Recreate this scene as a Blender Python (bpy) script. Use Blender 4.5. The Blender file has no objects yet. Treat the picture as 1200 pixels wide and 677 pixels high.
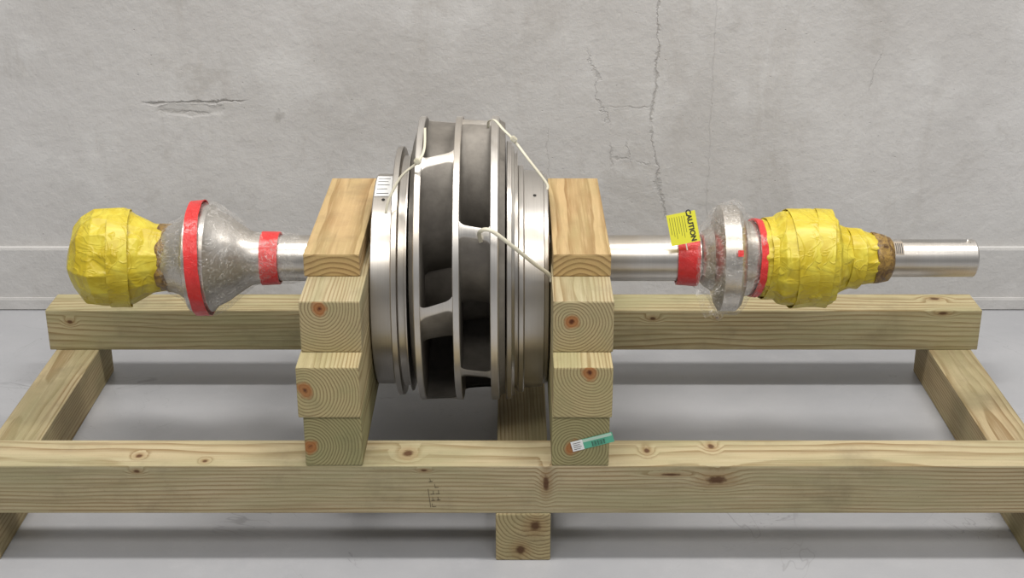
import bpy, bmesh, math, random
from mathutils import Vector, Matrix, noise
random.seed(4)
D=bpy.data; C=bpy.context; S=C.scene
# ---------------- camera ----------------
H=1.316; P=math.radians(22); F=1678.0
cam=D.cameras.new("camera"); cam.sensor_width=36; cam.lens=F/1200*36
camo=D.objects.new("camera",cam); S.collection.objects.link(camo)
camo.location=(0,0,H); camo.rotation_euler=(math.radians(90)-P,0,0); S.camera=camo
def ray(px,py):
    u=(px-600)/F; v=-(py-338.5)/F
    c,s=math.cos(P),math.sin(P)
    return Vector((u, c+v*s, -s+v*c))
def on_y(px,py,y):
    r=ray(px,py); t=y/r.y; return Vector((r.x*t,y,H+r.z*t))
def on_z(px,py,z):
    r=ray(px,py); t=(z-H)/r.z; return Vector((r.x*t,r.y*t,z))
# ---------------- node helpers ----------------
class NT:
    def __init__(s,name):
        s.m=D.materials.new(name); s.m.use_nodes=True; s.t=s.m.node_tree; s.n=s.t.nodes; s.l=s.t.links
        s.b=s.n["Principled BSDF"]
    def add(s,t,**k):
        n=s.n.new(t)
        for a,b in k.items(): setattr(n,a,b)
        return n
    def put(s,sock,v):
        if hasattr(v,'is_output'): s.l.new(v,sock)
        elif v is not None:
            if isinstance(v,(tuple,list)) and len(v)==3 and sock.type=='RGBA': v=(*v,1)
            sock.default_value=v
    def math(s,op,a,b=None,c=None,clamp=False):
        n=s.add('ShaderNodeMath',operation=op); n.use_clamp=clamp
        s.put(n.inputs[0],a)
        if b is not None: s.put(n.inputs[1],b)
        if c is not None: s.put(n.inputs[2],c)
        return n.outputs[0]
    def vm(s,op,a,b=None):
        n=s.add('ShaderNodeVectorMath',operation=op); s.put(n.inputs[0],a)
        if b is not None: s.put(n.inputs[1],b)
        return n.outputs['Value'] if op in('LENGTH','DISTANCE','DOT_PRODUCT') else n.outputs[0]
    def obj(s): 
        return s.add('ShaderNodeTexCoord').outputs['Object']
    def sep(s,v):
        n=s.add('ShaderNodeSeparateXYZ'); s.put(n.inputs[0],v); return n.outputs
    def noise(s,v,scale,detail=4,rough=.55,dist=0):
        n=s.add('ShaderNodeTexNoise'); s.put(n.inputs['Vector'],v); n.inputs['Scale'].default_value=scale
        n.inputs['Detail'].default_value=detail; n.inputs['Roughness'].default_value=rough; n.inputs['Distortion'].default_value=dist
        return n.outputs['Fac']
    def vor(s,v,scale,feature='F1'):
        n=s.add('ShaderNodeTexVoronoi',feature=feature); s.put(n.inputs['Vector'],v); n.inputs['Scale'].default_value=scale
        return n.outputs['Distance']
    def ss(s,v,a,b,lo=0,hi=1):
        n=s.add('ShaderNodeMapRange',interpolation_type='SMOOTHSTEP'); s.put(n.inputs[0],v)
        n.inputs[1].default_value=a;n.inputs[2].default_value=b;n.inputs[3].default_value=lo;n.inputs[4].default_value=hi
        return n.outputs[0]
    def mix(s,f,a,b,bt='MIX'):
        n=s.add('ShaderNodeMix',data_type='RGBA',blend_type=bt); s.put(n.inputs[0],f)
        s.put(n.inputs[6],a); s.put(n.inputs[7],b); return n.outputs[2]
    def bump(s,h,st=.5,d=.002,nrm=None):
        n=s.add('ShaderNodeBump'); s.put(n.inputs['Height'],h); n.inputs['Strength'].default_value=st; n.inputs['Distance'].default_value=d
        if nrm is not None: s.l.new(nrm,n.inputs['Normal'])
        return n.outputs[0]
    def ridge(s,v,scale,w=.06,dist=0,detail=2):
        n=s.noise(v,scale,detail,.5,dist)
        return s.ss(s.math('ABSOLUTE',s.math('SUBTRACT',n,.5)),0,w,1,0)
    def set(s,**k):
        for a,v in k.items():
            nm={'col':'Base Color','rough':'Roughness','metal':'Metallic','nrm':'Normal','alpha':'Alpha','spec':'Specular IOR Level','coat':'Coat Weight','trans':'Transmission Weight'}[a]
            s.put(s.b.inputs[nm],v)
        return s.m
def plain(name,col,rough=.5,metal=0,var=.12,sc=60):
    t=NT(name); o=t.obj(); n=t.noise(o,sc,4)
    c=t.mix(n,tuple(x*(1-var) for x in col),tuple(min(1,x*(1+var)) for x in col))
    return t.set(col=c,rough=rough,metal=metal)
# ---------------- wood ----------------
def wood(name,pith,knots=(),seed=0,tint=(1,1,1),freq=1250,endpith=True,dark=.93):
    t=NT(name); o=t.obj()
    so=t.vm('ADD',o,(seed*3.7,seed*1.3,seed*2.1))
    lo=t.vm('MULTIPLY',so,(1.6,7,7))
    nn=t.add('ShaderNodeTexNoise'); t.put(nn.inputs['Vector'],lo); nn.inputs['Scale'].default_value=1; nn.inputs['Detail'].default_value=3
    d=t.vm('SCALE',t.vm('SUBTRACT',nn.outputs['Color'],(.5,.5,.5))); d.node.inputs['Scale'].default_value=.03
    q=t.vm('ADD',o,d)
    q=t.vm('MULTIPLY',t.vm('SUBTRACT',q,(0,pith[0],pith[1])),(0,1,1))
    dist=t.vm('LENGTH',q)
    kn=None; kf=None
    for (kx,ky,kz,rx,ry) in knots:
        v=t.vm('SUBTRACT',o,(kx,ky,kz))
        rx*=.8; ry*=.8
        near=t.vm('MULTIPLY',v,(1/rx,1/ry,1/ry)); L=t.vm('LENGTH',near)
        L=t.math('ADD',L,t.math('MULTIPLY',t.noise(so,130,3),.7))
        m=t.ss(L,.8,1.5,1,0); w=t.ss(L,.5,4.2,1,0)
        kn=m if kn is None else t.math('MAXIMUM',kn,m)
        kf=w if kf is None else t.math('MAXIMUM',kf,w)
    if kf is not None: dist=t.math('ADD',dist,t.math('MULTIPLY',kf,.012))
    ph=t.math('MULTIPLY',dist,freq/6.283)
    fr=t.math('FRACT',ph)
    late=t.ss(fr,.35,.92); cut=t.ss(fr,.92,1.0,1,0); late=t.math('MULTIPLY',late,cut)
    fib=t.noise(t.vm('MULTIPLY',so,(9,260,260)),1,3,.6)
    streak=t.noise(t.vm('MULTIPLY',so,(4,70,70)),1,3,.6)
    blot=t.noise(t.vm('MULTIPLY',so,(3,14,14)),1,4,.6)
    grime=t.noise(so,9,5,.65)
    T=lambda c:tuple(a*b*dark for a,b in zip(c,tint))
    side=t.mix(late,T((.475,.39,.235)),T((.275,.19,.09)))
    side=t.mix(t.math('MULTIPLY',t.ss(blot,.35,.7),.75),side,T((.34,.315,.175)))
    side=t.mix(t.math('MULTIPLY',t.ss(streak,.5,.72),.45),side,T((.25,.185,.095)))
    side=t.mix(t.math('MULTIPLY',t.ss(fib,.45,.75),.4),side,T((.55,.475,.32)))
    side=t.mix(t.math('MULTIPLY',t.ss(t.noise(so,420,2),.62,.75),.25),side,T((.12,.09,.05)))
    end=t.mix(late,T((.46,.375,.20)),T((.20,.14,.06)))
    end=t.mix(t.math('MULTIPLY',t.ss(t.noise(so,24,4),.4,.75),.4),end,T((.28,.27,.13)))
    end=t.mix(t.math('MULTIPLY',t.noise(so,400,2),.3),end,T((.60,.52,.34)))
    if endpith:
        pl=t.math('ADD',dist,t.math('MULTIPLY',t.math('SUBTRACT',t.noise(so,90,2),.5),.010))
        end=t.mix(t.math('MULTIPLY',t.ss(pl,.008,.0165,1,0),.8),end,(.34,.115,.03,1))
        end=t.mix(t.ss(pl,.001,.006,1,0),end,(.10,.03,.012,1))
    nx=t.sep(t.add('ShaderNodeTexCoord').outputs['Normal'])[0]
    ie=t.ss(t.math('ABSOLUTE',nx),.6,.8)
    col=t.mix(ie,side,end)
    col=t.mix(t.math('MULTIPLY',t.ss(grime,.50,.76),.45),col,T((.20,.165,.10)))
    if kn is not None:
        col=t.mix(t.math('MULTIPLY',t.ss(kf,.2,1),.4),col,T((.26,.13,.045)))
        col=t.mix(t.math('MULTIPLY',kn,.9),col,T((.085,.035,.015)))
    h=t.math('ADD',t.math('MULTIPLY',late,.4),t.math('MULTIPLY',fib,.8))
    return t.set(col=col,rough=.7,spec=.25,nrm=t.bump(h,.4,.0009))
def link(o,parent=None,mat=None):
    S.collection.objects.link(o)
    if parent: o.parent=parent
    if mat: o.data.materials.append(mat)
    return o
def empty(name,loc=(0,0,0)):
    e=D.objects.new(name,None); S.collection.objects.link(e); e.location=loc; e.empty_display_size=.05
    return e
def timber(name,x0,x1,y0,y1,z0,z1,axis,parent,pith=(0,0),kw=(),seed=0,rot=0,**k):
    c=Vector(((x0+x1)/2,(y0+y1)/2,(z0+z1)/2))
    if axis=='x': L,W=x1-x0,y1-y0
    else: L,W=y1-y0,x1-x0
    T=z1-z0
    bm=bmesh.new(); bmesh.ops.create_cube(bm,size=1)
    for v in bm.verts: v.co=Vector((v.co.x*L,v.co.y*W,v.co.z*T))
    bmesh.ops.bevel(bm,geom=bm.edges[:],offset=.0028,segments=2,affect='EDGES',profile=.6)
    me=D.meshes.new(name); bm.to_mesh(me); bm.free()
    o=D.objects.new(name,me); link(o,parent)
    o.location=c; rz=(0 if axis=='x' else math.pi/2)+math.radians(rot)
    o.rotation_euler=(0,0,rz)
    R=Matrix.Rotation(-rz,3,'Z')
    kl=[]
    for (p,rx,ry) in kw:
        l=R@(p-c); kl.append((l.x,l.y,l.z,rx,ry))
    me.materials.append(wood("pine_"+name,pith,kl,seed,**k))
    return o
s=.089
skid=empty("wooden_skid",(0,2.42,0))
FR=2.05; BR=2.70
def fixp(parent):
    for ch in parent.children: ch.matrix_parent_inverse=Matrix.Translation(-parent.location)
kf=[(on_y(840,562,FR),.022,.011),(on_y(640,566,FR),.007,.02),(on_y(160,552,FR),.008,.004),(on_y(497,551,FR),.008,.003),(on_y(787,556,FR),.024,.003),
    (on_z(478,531,2*s),.012,.016),(on_z(758,528,2*s),.007,.012),(on_z(833,523,2*s),.008,.012),(on_z(163,534,2*s),.008,.008),(on_z(240,540,2*s),.006,.006)]
timber("front_rail",-.956,.963,FR,FR+s,s,2*s,'x',skid,pith=(-.03,-.11),kw=kf,seed=1,freq=900,endpith=False)
kb=[(on_y(765,373,BR),.010,.005),(on_y(1105,367,BR),.014,.005),(on_y(82,377,BR),.008,.006),(on_y(840,372,BR),.005,.003),(on_z(1095,350,2*s),.016,.010)]
timber("back_rail",-.956,.963,BR,BR+s,s,2*s,'x',skid,pith=(.06,-.09),kw=kb,seed=2,freq=900,endpith=False,tint=(.98,1,.95))
timber("cross_member_1",-.944,-.855,FR,BR+s,0,s,'y',skid,pith=(.02,-.07),seed=3,freq=1000,endpith=False,tint=(.90,.88,.84))
timber("cross_member_2",-.027,.064,FR-.002,BR+s,0,s,'y',skid,pith=(-.02,.05),seed=4,kw=[(on_y(627,615,FR),.01,.014),(on_y(610,643,FR),.012,.012)],freq=1000,endpith=False,tint=(.85,.84,.80))
timber("cross_member_3",.862,.951,FR,BR+s,0,s,'y',skid,pith=(.02,-.07),seed=5,freq=1000,endpith=False,tint=(.93,.89,.85))
fixp(skid)
AY=2.42; AZ=.3985
stL=empty("timber_support_stack",(-.29,2.42,2*s)); stR=empty("timber_support_stack",(.11,2.42,2*s))
def pp(px,py,y,x0,x1,z0,z1):
    p=on_y(px,py,y)
    return (-(p.x-(x0+x1)/2), p.z-(z0+z1)/2)
def stack(par,b4,b3,b2,tb,pith4,pith3,pith2,seed):
    z=2*s
    timber("beam_1",b4[0],b4[1],FR,BR+s,z,z+s,'y',par,pith=pp(*pith4,FR,*b4,z,z+s),seed=seed,tint=(.74,.80,.70))
    timber("beam_2",b3[0],b3[1],FR-.004,BR+s,z+s,z+2*s,'y',par,pith=pp(*pith3,FR,*b3,z+s,z+2*s),seed=seed+1,tint=(1,1,.92))
    timber("saddle_1",b2[0],b2[1],2.103,AY-.043,z+2*s,z+3*s,'y',par,pith=pp(*pith2,2.103,*b2,z+2*s,z+3*s),seed=seed+2)
    timber("saddle_2",b2[0],b2[1],AY+.043,2.63,z+2*s,z+3*s,'y',par,pith=(0,0),seed=seed+3)
    timber("clamp_board",tb[0],tb[1],2.21,2.625,z+3*s,z+3*s+.040,'y',par,pith=(0.0,-.06),seed=seed+4,endpith=False,tint=(1.18,1.0,.82),freq=700)
    fixp(par)
stack(stL,(-.335,-.242),(-.342,-.242),(-.340,-.242),(-.345,-.252),(363,525),(357,458),(375,362),11)
stack(stR,(.0645,.157),(.0655,.160),(.0655,.163),(.068,.164),(672,523),(690,437),(669,376),21)
# ---------------- metal materials ----------------
def turned(name,col=(.56,.54,.51),rough=.3,cast=False):
    t=NT(name); o=t.obj()
    lines=t.noise(t.vm('MULTIPLY',o,(900,6,6)),1,3,.6)
    big=t.noise(o,8,3,.5)
    c=t.mix(lines,tuple(a*.84 for a in col),tuple(min(1,a*1.12) for a in col))
    c=t.mix(t.math('MULTIPLY',t.ss(big,.42,.75),.7),c,tuple(a*b for a,b in zip(col,(.78,.72,.63))))
    r=t.math('ADD',rough-.05,t.math('MULTIPLY',lines,.16))
    nb=t.bump(lines,.12,.0006)
    if cast:
        rad=t.vm('LENGTH',t.vm('MULTIPLY',o,(0,1,1)))
        m=t.ss(rad,.2505,.2525)
        cn=t.noise(o,26,5,.6)
        cc=t.mix(t.ss(cn,.25,.75),(.145,.13,.11,1),(.225,.205,.175,1))
        c=t.mix(m,cc,c); r=t.mix(m,(.5,.5,.5,1),r)
        met=t.math('ADD',t.math('MULTIPLY',m,.65),.3)
        hh=t.mix(m,t.noise(o,180,3,.6),lines)
        nb=t.bump(hh,.22,.001)
        return t.set(col=c,rough=r,metal=met,nrm=nb)
    return t.set(col=c,rough=r,metal=.95,nrm=nb)
M_turn=turned("machined_steel",(.62,.59,.545),.28)
M_ring=turned("machined_ring_steel",(.56,.53,.485),.29)
M_cast=turned("cast_stainless",(.66,.63,.585),.34,cast=True)
def redt():
    t=NT("red_tape"); o=t.obj(); n=t.noise(o,70,4); r=t.ridge(o,60,.04,2)
    return t.set(col=t.mix(n,(.52,.018,.02,1),(.78,.05,.045,1)),rough=.3,nrm=t.bump(t.math('ADD',n,r),.4,.002))
M_red=redt()
def yellow():
    t=NT("yellow_wrap"); o=t.obj()
    n=t.noise(o,22,5,.6,1.0)
    c=t.mix(t.ss(n,.35,.7),(.53,.40,.018,1),(.66,.56,.06,1))
    c=t.mix(t.math('MULTIPLY',t.ss(t.noise(o,17,4,.7),.58,.75),.6),c,(.35,.23,.03,1))
    r1=t.ridge(t.vm('MULTIPLY',o,(1,.6,.6)),17,.035,1.0); r2=t.ridge(t.vm('MULTIPLY',o,(.5,1.2,1.2)),30,.05,.8)
    c=t.mix(t.math('MULTIPLY',r1,.15),c,(.35,.24,.01,1))
    h=t.math('ADD',t.math('MULTIPLY',r1,.5),t.math('MULTIPLY',r2,.35)); h=t.math('ADD',h,t.math('MULTIPLY',n,.6))
    return t.set(col=c,rough=.4,spec=.45,nrm=t.bump(h,.45,.0028))
M_yel=yellow()
def kraft():
    t=NT("brown_tape"); o=t.obj(); n=t.noise(o,60,5,.7,1)
    return t.set(col=t.mix(t.ss(n,.35,.65),(.09,.045,.015,1),(.34,.21,.05,1)),rough=.35,nrm=t.bump(n,.8,.003))
M_kraft=kraft()
def film():
    t=NT("clear_plastic_film"); o=t.obj()
    n=t.noise(t.vm('MULTIPLY',o,(1,1.4,1.4)),26,3,.6,3.0); n2=t.noise(o,110,3,.6,2)
    rid=t.math('ABSOLUTE',t.math('SUBTRACT',n,.5)); cre=t.ss(rid,.0,.035,1,0)
    a=t.math('ADD',.08,t.math('MULTIPLY',cre,.30)); a=t.math('ADD',a,t.math('MULTIPLY',t.ss(n2,.52,.8),.14),clamp=True)
    return t.set(col=(.82,.79,.74,1),rough=.09,alpha=a,spec=.9,nrm=t.bump(t.math('ADD',n,t.math('MULTIPLY',n2,.3)),1,.008))
M_film=film()
# ---------------- lathe ----------------
rotor=empty("pump_rotor",(0,AY,AZ))
def resample(pr,step):
    out=[pr[0]]
    for a,b in zip(pr,pr[1:]):
        n=max(1,int(math.dist(a,b)/step))
        for i in range(1,n+1): out.append((a[0]+(b[0]-a[0])*i/n,a[1]+(b[1]-a[1])*i/n))
    return out
def lathe(name,prof,mat,parent=rotor,dz=0,seg=160,closed=False,step=None,disp=None,smooth=40,th0=None,th1=None,flat=False):
    if step: prof=resample(prof,step)
    bm=bmesh.new(); rows=[]
    part=th0 is not None
    for (x,r) in prof:
        row=[]
        for i in range(seg+(1 if part else 0)):
            th=(2*math.pi*i/seg) if not part else th0+(th1-th0)*i/seg
            rr=r; xx=x
            if disp and r>1e-5:
                rr,xx=disp(x,r,th)
            row.append(bm.verts.new((xx,-rr*math.cos(th),rr*math.sin(th))))
        rows.append(row)
    n=len(rows)
    for j in range(n if closed else n-1):
        a=rows[j]; b=rows[(j+1)%n]
        for i in range(seg):
            k=(i+1) if part else (i+1)%seg
            try: bm.faces.new((a[i],a[k],b[k],b[i]))
            except: pass
    bmesh.ops.remove_doubles(bm,verts=bm.verts[:],dist=1e-6)
    if flat: bmesh.ops.triangulate(bm,faces=bm.faces[:])
    bmesh.ops.recalc_face_normals(bm,faces=bm.faces[:])
    me=D.meshes.new(name); bm.to_mesh(me); bm.free()
    for p in me.polygons: p.use_smooth=True
    o=D.objects.new(name,me); link(o,parent,mat)
    o.location=(0,0,dz)
    if flat:
        b=o.modifiers.new("b",'BEVEL'); b.width=.0022; b.segments=2; b.limit_method='ANGLE'; b.angle_limit=math.radians(6)
        b.harden_normals=True
        return o
    try: me.set_sharp_from_angle(angle=math.radians(smooth))
    except Exception: pass
    return o
lathe("main_shaft",[(-.66,0),(-.66,.04),(-.372,.0415),(.0,.0415),(.37,.0415),(.372,.038),(.55,.038),(.55,.034),(.60,.034),(.60,0)],M_turn,seg=96)
def key(x,r,th):
    if .70<x<.822 and r>.02 and math.radians(74)<th<math.radians(98): return r-.006,x
    return r,x
lathe("shaft_extension",[(.598,0),(.598,.034),(.832,.034),(.835,.031),(.835,0)],M_turn,seg=144,step=.003,disp=key,smooth=25)
R=.255
lathe("impeller_shroud_1",[(-.151,.10),(-.151,R-.001),(-.152,R),(-.161,R),(-.1625,R-.0015),(-.164,.24),(-.172,.215),(-.175,.10)],M_cast,closed=True)
lathe("impeller_web",[(-.098,.10),(-.098,R-.001),(-.097,R),(-.0875,R),(-.0865,R-.001),(-.0865,.10)],M_cast,closed=True)
lathe("impeller_shroud_2",[(-.036,.10),(-.036,R-.001),(-.035,R),(-.024,R),(-.0225,R-.0015),(-.021,.248),(-.012,.243),(-.010,.10)],M_cast,closed=True)
lathe("impeller_hub",[(-.238,.0418),(-.238,.095),(-.18,.10),(-.17,.106),(-.0925,.114),(-.015,.106),(-.005,.10),(.06,.095),(.06,.0418)],M_cast,closed=True)
def vane(name,xa,xb,th0,slant=0):
    bm=bmesh.new(); NS,NU=26,20; sweep=math.radians(50)
    g={}
    for sd in (1,-1):
        for i in range(NS+1):
            q=i/NS
            r=(R-.0008)-(R-.106)*q
            for j in range(NU+1):
                u=j/NU; uu=2*u-1
                th=th0-sweep*(q**.85)+math.radians(slant)*uu
                fl=abs(uu)**6*.007
                hw=(.0055+fl+.002*math.sin(math.pi*min(1,q*1.2)))
                dth=sd*hw/r
                x=xa-.001+(xb-xa+.002)*u
                g[sd,i,j]=bm.verts.new((x,-r*math.cos(th+dth),r*math.sin(th+dth)))
    def f(*v):
        try: bm.faces.new(v)
        except: pass
    for i in range(NS):
        for j in range(NU):
            f(g[1,i,j],g[1,i,j+1],g[1,i+1,j+1],g[1,i+1,j])
            f(g[-1,i,j],g[-1,i+1,j],g[-1,i+1,j+1],g[-1,i,j+1])
    for j in range(NU):
        f(g[1,0,j],g[-1,0,j],g[-1,0,j+1],g[1,0,j+1]); f(g[1,NS,j],g[1,NS,j+1],g[-1,NS,j+1],g[-1,NS,j])
    bmesh.ops.recalc_face_normals(bm,faces=bm.faces[:])
    me=D.meshes.new(name); bm.to_mesh(me); bm.free()
    for p in me.polygons: p.use_smooth=True
    o=D.objects.new(name,me); link(o,rotor,M_cast)
    try: me.set_sharp_from_angle(angle=math.radians(50))
    except Exception: pass
for k in range(6):
    vane("impeller_vane_%d"%(k+1),-.151,-.098,math.radians(62+60*k),2)
    vane("impeller_vane_%d"%(k+7),-.0865,-.036,math.radians(31+60*k),-1)
DZ1=-.040; DZ2=-.024
lathe("wear_ring_1",[(-.2405,.145),(-.2405,.188),(-.239,.190),(-.206,.190),(-.2045,.188),(-.2045,.145)],M_ring,dz=DZ1,closed=True)
lathe("wear_ring_2",[(-.203,.13),(-.203,.2225),(-.2015,.224),(-.193,.224),(-.1915,.222),(-.1910,.208),(-.180,.206),(-.1785,.217),(-.1765,.217),(-.1762,.13)],M_ring,dz=DZ2,closed=True)
lathe("wear_ring_3",[(-.0095,.13),(-.0095,.232),(-.008,.2335),(-.001,.232),(0,.226),(.004,.224),(.005,.212),(.0085,.212),(.009,.218),(.0098,.218),(.0098,.13)],M_ring,dz=DZ2,closed=True)
lathe("wear_ring_4",[(.0105,.145),(.0105,.204),(.012,.2055),(.019,.2055),(.0205,.204),(.0215,.197),(.054,.1955),(.0555,.190),(.0615,.189),(.063,.187),(.063,.145)],M_ring,dz=DZ1,closed=True)
M_dark=plain("dark_recess",(.02,.018,.015),.8)
def dot(name,x,dz,r,row,rad=.003):
    best=None
    for i in range(0,900):
        th=math.radians(i/10-20); y=AY-r*math.cos(th); z=AZ+dz+r*math.sin(th)
        Z=y*math.cos(P)+(H-z)*math.sin(P)
        Yc=(z-H)*math.cos(P)+y*math.sin(P); py=338.5-F*Yc/Z
        if best is None or abs(py-row)<best[0]: best=(abs(py-row),th)
    th=best[1]
    bm=bmesh.new(); bmesh.ops.create_cone(bm,cap_ends=True,segments=20,radius1=rad,radius2=rad,depth=.0012)
    me=D.meshes.new(name); bm.to_mesh(me); bm.free()
    o=D.objects.new(name,me); link(o,rotor,M_dark)
    nrm=Vector((0,-math.cos(th),math.sin(th)))
    o.location=Vector((x,-r*math.cos(th),dz+r*math.sin(th))); o.rotation_euler=nrm.to_track_quat('Z','Y').to_euler()
dot("set_hole_1",-.222,DZ1,.190,234); dot("set_hole_2",.039,DZ1,.1962,229)
# ---------------- wrapped parts ----------------
def crumple(amp,sc,seed=0):
    def f(x,r,th):
        p=Vector((x*1.0,-r*math.cos(th),r*math.sin(th)))+Vector((seed,seed*.7,0))
        d=noise.voronoi(p*sc)[0]
        n=noise.noise(p*sc*.6)
        w=(d[1]-d[0])
        return max(.001,r+amp*(n*1.2+w*.9-.4)*min(1,r/.03)), x+amp*.5*noise.noise(p*sc+Vector((9,9,9)))
    return f
def facet(amp,seed=0):
    def f(x,r,th):
        p=Vector((x*60+seed,math.cos(th)*r*70,math.sin(th)*r*70+seed))
        n=noise.noise_vector(p)
        return max(.001,r+amp*n.x*min(1,r/.04)*1.6), x+amp*1.2*n.y
    return f
def band(name,x,r,w,ry,rz,mat,amp=.0012,seed=0,taper=0):
    pr=[(-w/2,r-.0005),(-w/2,r+.0008),(w/2,r+.0008-taper),(w/2,r-.0005-taper)]
    o=lathe(name,pr,mat,closed=True,step=.005,seg=120,disp=crumple(amp,30,seed),smooth=35)
    o.location=(x,0,0); o.rotation_euler=(0,math.radians(ry),math.radians(rz)); return o
lathe("yellow_wrap_1",[(-.797,0),(-.797,.024),(-.786,.055),(-.768,.077),(-.742,.089),(-.700,.089),(-.680,.083),(-.660,.072),(-.645,.064),(-.626,.058)],M_yel,step=.026,seg=15,disp=facet(.0065,3),flat=True)
band("yellow_band_1",-.706,.0885,.036,3,9,M_yel,.003,2)
lathe("brown_tape_1",[(-.640,.050),(-.634,.061),(-.624,.061),(-.614,.060),(-.610,.04)],M_kraft,step=.003,disp=crumple(.005,40,5),smooth=40)
pl=[(-.640,.041),(-.622,.058),(-.60,.066),(-.583,.078),(-.577,.096),(-.540,.097),(-.532,.088),(-.512,.078),(-.49,.062),(-.47,.049),(-.44,.044),(-.42,.0417)]
lathe("bearing_housing_1",pl,M_turn,smooth=30)
lathe("plastic_wrap_1",[(-.626,.060),(-.618,.068),(-.60,.073),(-.585,.085),(-.578,.100),(-.538,.102),(-.522,.094),(-.50,.080),(-.482,.066),(-.465,.053),(-.44,.0485),(-.412,.046),(-.38,.0435)],M_film,step=.003,seg=200,disp=crumple(.006,28,3),smooth=60)
tl=lathe("red_tape_1",[(-.014,.1035),(-.014,.1048),(.010,.1048),(.010,.1035)],M_red,closed=True,seg=160,step=.006,disp=crumple(.0025,30,2))
tl.location=(-.5585,0,0); tl.rotation_euler=(0,math.radians(-2),math.radians(2))
lathe("red_tape_2",[(-.450,.0445),(-.450,.0490),(-.418,.0480),(-.418,.0445)],M_red,closed=True,step=.004,disp=crumple(.001,40,2))
pr=[(.338,.0417),(.345,.050),(.360,.060),(.367,.085),(.373,.096),(.402,.096),(.410,.088),(.416,.07),(.445,.062),(.47,.060),(.47,.038)]
lathe("bearing_housing_2",pr,M_turn,smooth=30)
lathe("plastic_wrap_2",[(.325,.048),(.338,.060),(.352,.073),(.362,.092),(.372,.102),(.402,.103),(.414,.094),(.422,.080),(.44,.070),(.456,.066)],M_film,step=.003,seg=200,disp=crumple(.007,28,7),smooth=60)
lathe("red_tape_3",[(.296,.044),(.296,.0480),(.334,.051),(.336,.046)],M_red,closed=True,step=.004,disp=crumple(.0015,40,2))
tr=lathe("red_tape_4",[(-.006,.068),(-.006,.072),(.006,.072),(.006,.068)],M_red,closed=True,step=.004,disp=crumple(.002,40,4)); tr.location=(.437,0,0); tr.rotation_euler=(0,math.radians(4),math.radians(6))
lathe("yellow_wrap_2",[(.441,.058),(.449,.070),(.468,.073),(.482,.084),(.505,.0875),(.560,.0875),(.577,.082),(.584,.064),(.602,.056),(.63,.050),(.652,.046),(.664,.040)],M_yel,step=.026,seg=34,disp=facet(.0032,9),flat=True)
band("yellow_band_3",.520,.0885,.045,-2,4,M_yel,.0014,8)
band("yellow_band_4",.556,.0885,.030,2,-5,M_yel,.0014,18)
band("yellow_band_5",.462,.0735,.022,3,6,M_yel,.003,28)
band("yellow_band_6",.608,.0555,.026,5,8,M_yel,.003,38)
lathe("brown_tape_2",[(.648,.030),(.650,.046),(.668,.044),(.680,.040),(.684,.035)],M_kraft,step=.003,disp=crumple(.004,40,6),smooth=40)
M_white=plain("white_label",(.8,.8,.78),.5,0,.04)
M_ink=plain("ink",(.03,.03,.03),.6)
M_green=plain("green_label",(.10,.42,.27),.5,0,.08)
M_ytag=plain("yellow_tag",(.80,.77,.06),.45,0,.05)
M_tie=plain("nylon_tie",(.68,.64,.50),.35,0,.06)
lathe("shaft_sticker",[(.684,.0345),(.700,.0345)],plain("grey_sticker",(.34,.29,.23),.5),th0=math.radians(30),th1=math.radians(80),seg=20)
for k in range(4): lathe("sticker_print_%d"%(k+1),[(.686+.0034*k,.0348),(.6875+.0034*k,.0348)],M_ink,th0=math.radians(34),th1=math.radians(70),seg=12)
lathe("red_sticker",[(.392,.1065),(.402,.1065)],M_red,th0=math.radians(22),th1=math.radians(28),seg=8)
def ribbonmesh(name,pts_a,pts_b,mat,parent=None,thick=0):
    bm=bmesh.new(); A=[bm.verts.new(p) for p in pts_a]; B=[bm.verts.new(p) for p in pts_b]
    for i in range(len(A)-1): bm.faces.new((A[i],A[i+1],B[i+1],B[i]))
    me=D.meshes.new(name); bm.to_mesh(me); bm.free()
    for p in me.polygons: p.use_smooth=True
    o=D.objects.new(name,me); link(o,parent,mat)
    if thick:
        m=o.modifiers.new("s",'SOLIDIFY'); m.thickness=thick; m.offset=0
    return o
off=Vector((0,AY,AZ))
bmf=bmesh.new(); G=[]
for i in range(22):
    q=i/21; row=[]
    for j in range(16):
        u=j/15
        px=816+(40-8*q)*u+3*math.sin(q*7)+3*q; py=300+(62+12*math.sin(u*3.1)+5*math.sin(u*11))*q+18*u*(1-q)
        y=2.345-.02*u+.008*math.sin(u*13+q*6)+.006*math.sin(q*15+u*4)
        row.append(bmf.verts.new(on_y(px,py,y)-off))
    G.append(row)
for i in range(21):
    for j in range(15): bmf.faces.new((G[i][j],G[i+1][j],G[i+1][j+1],G[i][j+1]))
me=D.meshes.new("film_tail"); bmf.to_mesh(me); bmf.free()
for p in me.polygons: p.use_smooth=True
link(D.objects.new("film_tail",me),rotor,M_film)
lab=lathe("paper_label",[(-.238,.1908),(-.207,.1908)],M_white,dz=DZ1,th0=math.radians(70),th1=math.radians(94),seg=12)
for k in range(5):
    a0=72+4.2*k
    lathe("label_print_%d"%(k+1),[(-.235,.1912),(-.214-.003*(k%2),.1912)],M_ink,dz=DZ1,th0=math.radians(a0),th1=math.radians(a0+.5),seg=4)
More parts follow.
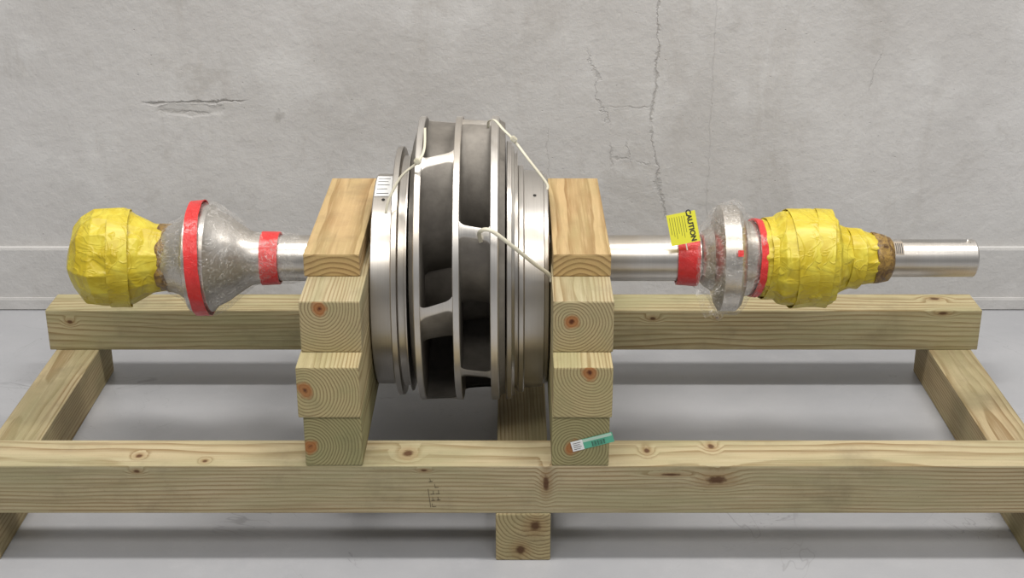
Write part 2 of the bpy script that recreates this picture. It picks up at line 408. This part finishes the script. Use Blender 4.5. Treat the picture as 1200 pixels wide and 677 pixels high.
# ---------------- zip ties (flat nylon straps) ----------------
def tie(name,pts,w=.0045,head=None):
    P_=[pts[0]]+pts+[pts[-1]]; sm=[]
    for i in range(1,len(P_)-2):
        for k in range(8):
            t=k/8; a,b,c,d=P_[i-1:i+3]
            sm.append(.5*((2*b)+(c-a)*t+(2*a-5*b+4*c-d)*t*t+(3*b-a-3*c+d)*t**3))
    sm.append(pts[-1])
    A=[];B=[]
    for i,p in enumerate(sm):
        tg=(sm[min(i+1,len(sm)-1)]-sm[max(i-1,0)]).normalized()
        n=Vector((0,p.y-AY,p.z-AZ)).normalized()
        sd=tg.cross(n).normalized()*w/2
        A.append(p-sd); B.append(p+sd)
    o=ribbonmesh(name,A,B,M_tie,None,.0014)
    if head:
        bm=bmesh.new(); bmesh.ops.create_cube(bm,size=1)
        for v in bm.verts: v.co=Vector((v.co.x*.011,v.co.y*.007,v.co.z*.009))
        bmesh.ops.bevel(bm,geom=bm.edges[:],offset=.0015,segments=2,affect='EDGES')
        me=D.meshes.new("tie_head"); bm.to_mesh(me); bm.free(); h=D.objects.new("tie_head",me); link(h,o,M_tie); h.location=head; h.rotation_euler=(0,math.radians(40),0)
    return o
tie("zip_tie",[on_y(498,150,2.36),on_y(497,175,2.29),on_y(489,190,2.27),on_y(470,207,2.272),on_y(456,233,2.262),on_y(452,250,2.256)],.0042,on_y(489,189,2.266))
tie("zip_tie",[on_y(572,150,2.38),on_y(573,142,2.37),on_y(580,141,2.345),on_y(590,152,2.32),on_y(602,164,2.31),on_y(618,185,2.29),on_y(640,214,2.275),on_y(641,222,2.27)],.0045,on_y(602,163,2.305))
tie("zip_tie",[on_y(564,285,2.20),on_y(562,272,2.172),on_y(575,270,2.162),on_y(600,288,2.168),on_y(625,308,2.190),on_y(644,322,2.215),on_y(646,330,2.220)],.0065)
# ---------------- caution tag ----------------
def tagframe(corners,y):
    tl,trr,br,bl=[on_y(*c,y[i]) for i,c in enumerate(corners)]
    c=(tl+trr+br+bl)/4; X=((trr-tl)+(br-bl))/2; Yv=((tl-bl)+(trr-br))/2
    w,h=X.length,Yv.length; X.normalize(); Z=X.cross(Yv).normalized(); Yv=Z.cross(X)
    M=Matrix((X,Yv,Z)).transposed().to_4x4(); M.translation=c
    return M,w,h
def plate(name,x0,x1,y0,y1,z,th,mat,parent=None,M=None):
    bm=bmesh.new(); bmesh.ops.create_cube(bm,size=1)
    for v in bm.verts: v.co=Vector(((x0+x1)/2+v.co.x*(x1-x0),(y0+y1)/2+v.co.y*(y1-y0),z+v.co.z*th))
    me=D.meshes.new(name); bm.to_mesh(me); bm.free(); o=D.objects.new(name,me); link(o,parent,mat)
    if M is not None: o.matrix_world=M
    return o
M,w,h=tagframe([(778,253),(812,247),(823,281),(790,288)],[2.375,2.375,2.363,2.363])
tag=plate("caution_tag",-w/2,w/2,-h/2,h/2,0,.0006,M_ytag,None,M)
def text(s_,size,x,y,rot,parent,mat=M_ink,bold=0):
    cu=D.curves.new("lettering",'FONT'); cu.body=s_; cu.size=size; cu.align_x='CENTER'; cu.align_y='CENTER'; cu.offset=bold; cu.extrude=.0002
    o=D.objects.new("lettering",cu); link(o,parent,mat); o.location=(x,y,.0006); o.rotation_euler=(0,0,math.radians(rot)); return o
text("CAUTION",.0125,w*.27,h*.05,-88,tag,bold=.0004)
for k in range(7):
    xx=-w*.42+w*.085*k
    plate("print_line_%d"%(k+1),xx,xx+.0006,-h*(.15+.08*(k%3)),h*.40,.0004,.0003,M_ink,tag)
plate("tag_string",-.001,.001,-h/2-.012,-h/2,0,.001,M_tie,tag)
M,w,h=tagframe([(668,518),(717,506),(720,517),(672,529)],[FR-.0012]*4)
lt=plate("lumber_tag",-w/2,w/2,-h/2,h/2,0,.0006,M_green,None,M)
plate("tag_white_end",-w*.5,-w*.22,-h*.5,h*.5,.0003,.0006,M_white,lt)
plate("tag_white_band",-w*.22,w*.48,h*.18,h*.46,.0003,.0006,plain("pale_green",(.45,.62,.5),.5),lt)
for k in range(4): plate("tag_print_%d"%(k+1),-w*.46,-w*(.27+.03*(k%2)),h*(.28-.2*k)-.0004,h*(.28-.2*k)+.0004,.0007,.0003,M_ink,lt)
for k in range(14): plate("tag_bar_%d"%(k+1),-w*.02+.0016*k,-w*.02+.0016*k+.0004+.0005*(k%3==0),-h*.42,h*.05,.0005,.0003,M_ink,lt)
M,w,h=tagframe([(501,556),(517,553),(517,598),(501,598)],[FR-.0006]*4)
M_st=plain("stamp_ink",(.15,.12,.07),.8)
ms=plate("mill_stamp",-w*.45,-w*.40,-h*.4,h*.1,0,.0002,M_st,None,M)
for i in range(5):
    for j in range(2):
        if (i*3+j)%4==1: continue
        plate("stamp_stroke_%d"%(i*2+j+1),-w*.3+j*w*.38,-w*.3+j*w*.38+w*.28,-h*.4+i*h*.17,-h*.4+i*h*.17+.0013,0,.0002,M_st,ms)
        plate("stamp_stem_%d"%(i*2+j+1),-w*.3+j*w*.38+w*.1*(i%3),-w*.3+j*w*.38+w*.1*(i%3)+.0010,-h*.4+i*h*.17,-h*.4+i*h*.17+h*.1,0,.0002,M_st,ms)
# ---------------- room ----------------
WY=3.13
def wallmat():
    t=NT("painted_concrete"); o=t.obj(); x,y,z=t.sep(o)
    big=t.noise(o,1.1,5,.6); mid=t.noise(o,5,6,.65); fine=t.noise(o,45,5,.7)
    c=t.mix(t.ss(big,.32,.68),(.49,.475,.455,1),(.60,.59,.575,1))
    c=t.mix(t.math('MULTIPLY',t.ss(mid,.48,.7),.5),c,(.68,.675,.66,1))
    st=t.noise(t.vm('MULTIPLY',o,(1,1,.18)),9,5,.7,.4)
    c=t.mix(t.math('MULTIPLY',t.ss(st,.52,.72),.38),c,(.43,.405,.375,1))
    sp=t.noise(t.vm('ADD',o,(4,0,2)),2.4,6,.75,.8)
    c=t.mix(t.math('MULTIPLY',t.ss(sp,.55,.66),.4),c,(.41,.39,.36,1))
    c=t.mix(t.math('MULTIPLY',t.ss(fine,.55,.75),.25),c,(.42,.40,.37,1))
    pores=t.ss(t.vor(o,34),.02,.06,1,0); pm=t.ss(t.noise(o,4,3),.46,.58)
    pores=t.math('MULTIPLY',pores,pm)
    cr=None
    def crack(px0,py0,px1,py1,wd,wob,sc,st):
        nonlocal cr
        a=on_y(px0,py0,WY); b_=on_y(px1,py1,WY)
        d=(b_-a); L=d.length; ux,uz=d.x/L,d.z/L
        rx=t.math('SUBTRACT',x,a.x); rz=t.math('SUBTRACT',z,a.z)
        al=t.math('ADD',t.math('MULTIPLY',rx,ux),t.math('MULTIPLY',rz,uz))
        pe=t.math('SUBTRACT',t.math('MULTIPLY',rx,-uz),t.math('MULTIPLY',rz,-ux))
        nz=t.math('MULTIPLY',t.math('SUBTRACT',t.noise(o,sc,5,.7),.5),wob)
        dd=t.math('ABSOLUTE',t.math('ADD',pe,nz))
        wn=t.math('MULTIPLY',t.ss(t.noise(o,30,3),.3,.7,.2,1.3),wd)
        m=t.math('SUBTRACT',1,t.math('DIVIDE',dd,wn),clamp=True)
        m=t.math('MULTIPLY',m,t.math('MULTIPLY',t.ss(al,-.01,.02),t.ss(al,L-.02,L+.01,1,0)))
        m=t.math('MULTIPLY',m,st)
        cr=m if cr is None else t.math('MAXIMUM',cr,m)
    crack(776,-20,764,150,.007,.05,12,.55)
    crack(764,150,780,262,.006,.06,14,.5)
    crack(690,60,712,150,.006,.09,18,.35)
    crack(712,128,765,128,.003,.03,24,.22)
    crack(715,170,718,200,.006,.04,28,.35); crack(735,165,740,200,.004,.04,28,.3); crack(715,185,765,195,.004,.04,28,.28)
    crack(840,-20,830,275,.003,.03,6,.18)
    crack(165,124,285,121,.005,.018,26,.75)
    crack(180,131,245,136,.007,.03,30,.35)
    crack(1040,60,1020,110,.003,.04,16,.25); crack(645,215,640,150,.003,.05,10,.18)
    g=on_y(218,131,WY); v=t.vm('MULTIPLY',t.vm('SUBTRACT',o,tuple(g)),(14,0,70)); gl=t.math('ADD',t.vm('LENGTH',v),t.math('MULTIPLY',t.math('SUBTRACT',t.noise(o,30,4),.5),1.8))
    go=t.ss(gl,.8,1.3,1,0)
    c=t.mix(t.math('MULTIPLY',go,.4),c,(.44,.425,.40,1))
    g2=on_y(325,138,WY); v=t.vm('MULTIPLY',t.vm('SUBTRACT',o,tuple(g2)),(85,0,65)); g2m=t.ss(t.math('ADD',t.vm('LENGTH',v),t.math('MULTIPLY',t.math('SUBTRACT',t.noise(o,70,4),.5),3.2)),.6,1.3,1,0)
    c=t.mix(t.math('MULTIPLY',g2m,.5),c,(.33,.315,.29,1))
    c=t.mix(t.math('MULTIPLY',pores,.5),c,(.28,.27,.25,1))
    c=t.mix(t.math('MULTIPLY',cr,.85),c,(.22,.205,.185,1))
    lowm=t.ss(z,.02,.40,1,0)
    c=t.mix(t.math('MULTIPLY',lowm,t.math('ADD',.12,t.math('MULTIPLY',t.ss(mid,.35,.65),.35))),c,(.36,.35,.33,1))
    h=t.math('ADD',t.math('MULTIPLY',mid,1.6),t.math('MULTIPLY',fine,.35))
    h=t.math('SUBTRACT',h,t.math('MULTIPLY',cr,.8)); h=t.math('SUBTRACT',h,t.math('MULTIPLY',pores,.4)); h=t.math('SUBTRACT',h,t.math('MULTIPLY',go,.35))
    return t.set(col=c,rough=.55,spec=.4,nrm=t.bump(h,.5,.008))
M_wall=wallmat()
def floormat():
    t=NT("concrete_floor"); o=t.obj()
    big=t.noise(o,2.2,5,.6); mid=t.noise(o,11,6,.7); fine=t.noise(o,240,3,.7)
    c=t.mix(t.ss(big,.3,.7),(.335,.34,.355,1),(.41,.413,.425,1))
    c=t.mix(t.math('MULTIPLY',t.ss(mid,.5,.75),.35),c,(.47,.47,.48,1))
    c=t.mix(t.math('MULTIPLY',fine,.3),c,(.25,.25,.255,1))
    ck=None
    for sc,dd in ((1.3,1.5),(2.1,2.5)):
        r=t.ss(t.math('ABSOLUTE',t.math('SUBTRACT',t.noise(t.vm('ADD',o,(sc,0,0)),sc,4,.6,dd),.5)),0,.0035,1,0)
        r=t.math('MULTIPLY',r,t.ss(t.noise(o,2.5,2),.5,.62)); ck=r if ck is None else t.math('MAXIMUM',ck,r)
    c=t.mix(t.math('MULTIPLY',ck,.5),c,(.16,.16,.16,1))
    h=t.math('ADD',mid,t.math('MULTIPLY',fine,.1))
    return t.set(col=c,rough=.32,spec=.5,nrm=t.bump(h,.15,.004))
M_floor=floormat()
def box(name,x0,x1,y0,y1,z0,z1,mat,bev=0):
    bm=bmesh.new(); bmesh.ops.create_cube(bm,size=1)
    for v in bm.verts: v.co=Vector(((x0+x1)/2+v.co.x*(x1-x0),(y0+y1)/2+v.co.y*(y1-y0),(z0+z1)/2+v.co.z*(z1-z0)))
    if bev: bmesh.ops.bevel(bm,geom=bm.edges[:],offset=bev,segments=2,affect='EDGES')
    me=D.meshes.new(name); bm.to_mesh(me); bm.free(); o=D.objects.new(name,me); link(o,None,mat); return o
box("floor",-5,5,-3,WY+.3,-.1,0,M_floor)
box("wall_back",-5,5,WY+.02,WY+.3,0,4.2,M_wall)
box("baseboard_back",-5,5,WY,WY+.03,0,.152,M_wall,.003)
box("trim_1",-5,5,WY-.008,WY+.01,0,.03,M_wall,.003)
# ---------------- lights ----------------
def area(name,loc,sx,sy,e,target,col=(1,.965,.925)):
    l=D.lights.new(name,'AREA'); l.shape='RECTANGLE'; l.size=sx; l.size_y=sy; l.energy=e; l.color=col
    o=D.objects.new(name,l); S.collection.objects.link(o); o.location=loc
    o.rotation_euler=(Vector(target)-Vector(loc)).to_track_quat('-Z','Y').to_euler()
area("ceiling_light",(-.9,1.9,3.9),1.4,.4,62,(-.9,2.1,0))
area("ceiling_light",(1.4,1.9,3.9),1.4,.4,76,(1.4,2.1,0))
area("ceiling_light",(0,-.6,3.9),3.0,.8,84,(0,1.6,0))
wd=D.worlds.new("world"); S.world=wd; wd.use_nodes=True
nt=wd.node_tree; bg=nt.nodes["Background"]
tc=nt.nodes.new('ShaderNodeTexCoord'); sp=nt.nodes.new('ShaderNodeSeparateXYZ'); nt.links.new(tc.outputs['Generated'],sp.inputs[0])
rp=nt.nodes.new('ShaderNodeValToRGB'); nt.links.new(sp.outputs[2],rp.inputs[0]); 
rp.color_ramp.elements[0].position=0; rp.color_ramp.elements[0].color=(.17,.172,.178,1)
rp.color_ramp.elements[1].position=.8; rp.color_ramp.elements[1].color=(.50,.51,.53,1)
nt.links.new(rp.outputs[0],bg.inputs[0]); bg.inputs[1].default_value=1.0
S.view_settings.view_transform='Standard'
